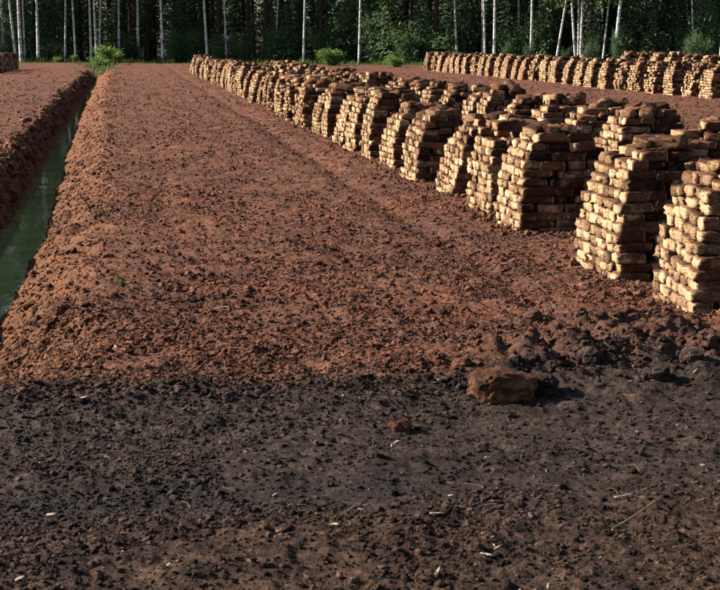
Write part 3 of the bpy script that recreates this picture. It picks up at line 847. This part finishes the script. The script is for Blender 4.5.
for k, (b0, bt, Y, wd, pr) in enumerate(bl):
    tilt = math.atan((bt - b0) / 58.) if abs(bt - b0) > .3 else 0
    plant('birch_tree', BIRCH[pr], ('trunk', 'crown'), *at_edge(b0, Y), special.get(b0, f'white-barked birch, {ordinal(k + 1)} birch trunk from the left along the forest edge'), 'birch tree',
          'birches along the forest edge', rz=rnd.uniform(0, 6.28), tilt=tilt, trunk_w=wd * (.66 if b0 < 400 else .60))

pines = [(57, 118), (130, 116), (147, 119), (181, 117), (216, 118), (245, 119), (262, 117), (318, 118), (340, 119), (408, 117), (434, 116), (470, 119), (508, 117), (548, 118), (595, 117), (636, 118), (665, 116), (680, 119), (250, 122), (110, 121), (390, 121), (-10, 118), (735, 118)]
for k, (p, Y) in enumerate(sorted(pines)):
    plant('pine_tree', PINE[k % 3], ('trunk', 'crown'), *at_edge(p, Y), f'brown pine, {ordinal(k + 1)} dark pine trunk from the left behind the birches', 'pine tree', 'pines behind the birches', rz=rnd.uniform(0, 6.28), trunk_w=rnd.uniform(.7, 1.1))

for rI, (Y, st) in enumerate(((120.5, 3.3), (124.5, 3.0), (128.5, 3.2), (133, 3.2), (138, 3.2), (144, 3.2), (150, 3.0), (156, 3.2))):
    x = -34 + rI
    while x < 76:
        yy_ = Y + rnd.uniform(-1.5, 1.5); xx_ = x + rnd.uniform(-.9, .9); s_ = rnd.uniform(.85, 1.2)
        plant('spruce_tree', SPRUCE[rnd.randrange(4)], ('trunk', 'crown'), xx_, yy_ + edge_shift(xx_), 'dark green spruce standing deep in the forest behind the birches and pines', 'spruce tree', 'spruces deep in the forest', (s_, s_, rnd.uniform(.9, 1.15)), rnd.uniform(0, 6.28))
        x += st
for k, (p, Y, s_) in enumerate([(12, 115.5, .8), (56, 116, 1.0), (112, 117, .9), (178, 116.5, 1.), (250, 116, .8), (285, 115, .9), (335, 115.5, 1.1), (385, 115, 1.2), (418, 115.5, 1.1), (446, 115, .9), (505, 116, 1.1), (545, 115.5, .9), (600, 116, 1.), (640, 115.5, 1.1), (660, 114.5, .8), (690, 116, 1.2), (715, 115, 1.)]):
    plant('spruce_sapling', YOUNG[k % 2], ('trunk', 'crown'), *at_edge(p, Y), f'young bushy spruce, {ordinal(k + 1)} from the left between the birch trunks', 'spruce sapling', 'young spruces between the birches', (s_, s_, s_), rnd.uniform(0, 6.28), trunk_w=.3)

# leafy undergrowth among the trunks
und = [(60, 115, 1.6), (115, 114, 1.3), (132, 115, 2.2), (172, 114, 2.4), (213, 114, 2.0), (318, 116, 2.6), (374, 116, 3.4), (345, 118, 5.0), (425, 116, 2.2), (438, 118, 4.6), (468, 118, 4.6), (512, 116.5, 2.4), (540, 116, 2.0),
       (553, 118, 4.4), (602, 116, 2.2), (648, 116, 2.2), (662, 117.5, 4.2), (676, 116, 2.4), (698, 116, 2.8), (712, 117, 4.6), (290, 117, 2.4), (240, 115, 2.2), (15, 115.5, 2.0), (50, 115.5, 1.8), (190, 115, 2.4), (268, 115.5, 2.6), (404, 115, 2.6), (524, 115.5, 3.0), (632, 115.5, 2.6)]
for k, (p, Y, h) in enumerate(sorted(und)):
    plant('bush', BUSH[k % 4], ('stem', 'foliage'), *at_edge(p, Y), f'leafy green bush, {ordinal(k + 1)} bush from the left in the forest undergrowth', 'bush', 'undergrowth bushes among the trunks', (h * .8, h * .8, h), rnd.uniform(0, 6.28))
shr = [(107, 62, 100, 1.9, 1.3, 'bright green shrub overhanging the far end of the ditch'), (101, 70, 88, 1.5, .8, 'low bright green shrub growing in the ditch end'), (115, 58, 108, 1.6, 1.1, 'bright green shrub just right of the ditch end at the forest edge'),
       (329, 64, 106, 2.4, 1.1, 'broad bright green shrub behind the second row of stacks'), (392, 65, 103, 1.7, .8, 'small bright green shrub left of the far right row'), (622.5, 58, 106, .9, 2.2, 'upright light green shrub at the foot of the stout white birch'),
       (530, 58, 108, .9, 1.6, 'small upright green shrub behind the middle of far right row'), (568, 58, 109, 1., 1.2, 'low green shrub near the foot of the leaning birch'), (594, 58, 108, 1.3, 1.7, 'dark green shrub right of the triple birch'),
       (508, 58, 109, .9, 1.6, 'small green shrub right of the pair of birches'), (704, 58, 106, 1.4, 2.1, 'green shrub behind the hindmost stacks near the right edge'), (717, 58, 106, 1.6, 1.9, 'green shrub at the very right edge of the forest'), (76, 62, 110, .9, .6, 'tiny light green shrub left of the ditch at the forest edge'),
       (60, 62, 110, .9, .5, 'low light green plant below the left birches')]
for k, (p, py, Y, wd, h, lb) in enumerate(shr):
    plant('shrub', (SHRUB[k % 3] if k in (0, 1, 2, 3, 4, 12, 13) else BUSH[k % 4]), ('stem', 'foliage'), *at_edge(p, Y), lb, 'shrub', 'bright shrubs at the field margin', (wd * .8, wd * .8, h), rnd.uniform(0, 6.28))

# grass margin in front of the trees
r = np.random.default_rng(5); parts = []
for _ in range(420):
    x0 = r.uniform(-18, 58); y0 = 110.5 + edge_shift(x0) + r.normal(0, 1.0) + .8 * math.sin(x0 * .5)
    v, f = blades(9, r.uniform(.15, .5), .18, int(r.integers(1e6)), .018); v = v + np.array([x0, y0, gz(x0, y0, False) - .02]); parts.append((v, f))
for _ in range(90):                              # weeds where the ditch ends
    y0 = r.uniform(84, 112); x0 = -1.3 + r.normal(0, .55) * (y0 - 70) / 30
    v, f = blades(9, r.uniform(.15, .45), .15, int(r.integers(1e6)), .02); parts.append((v + np.array([x0, y0, gz(x0, y0, False) - .02]), f))
Vv, Ff = merge(parts); m = new_mesh('margin_grass', Vv, Ff); m.materials.append(M_GRASS); tag(link('margin_grass', m), kind='stuff')
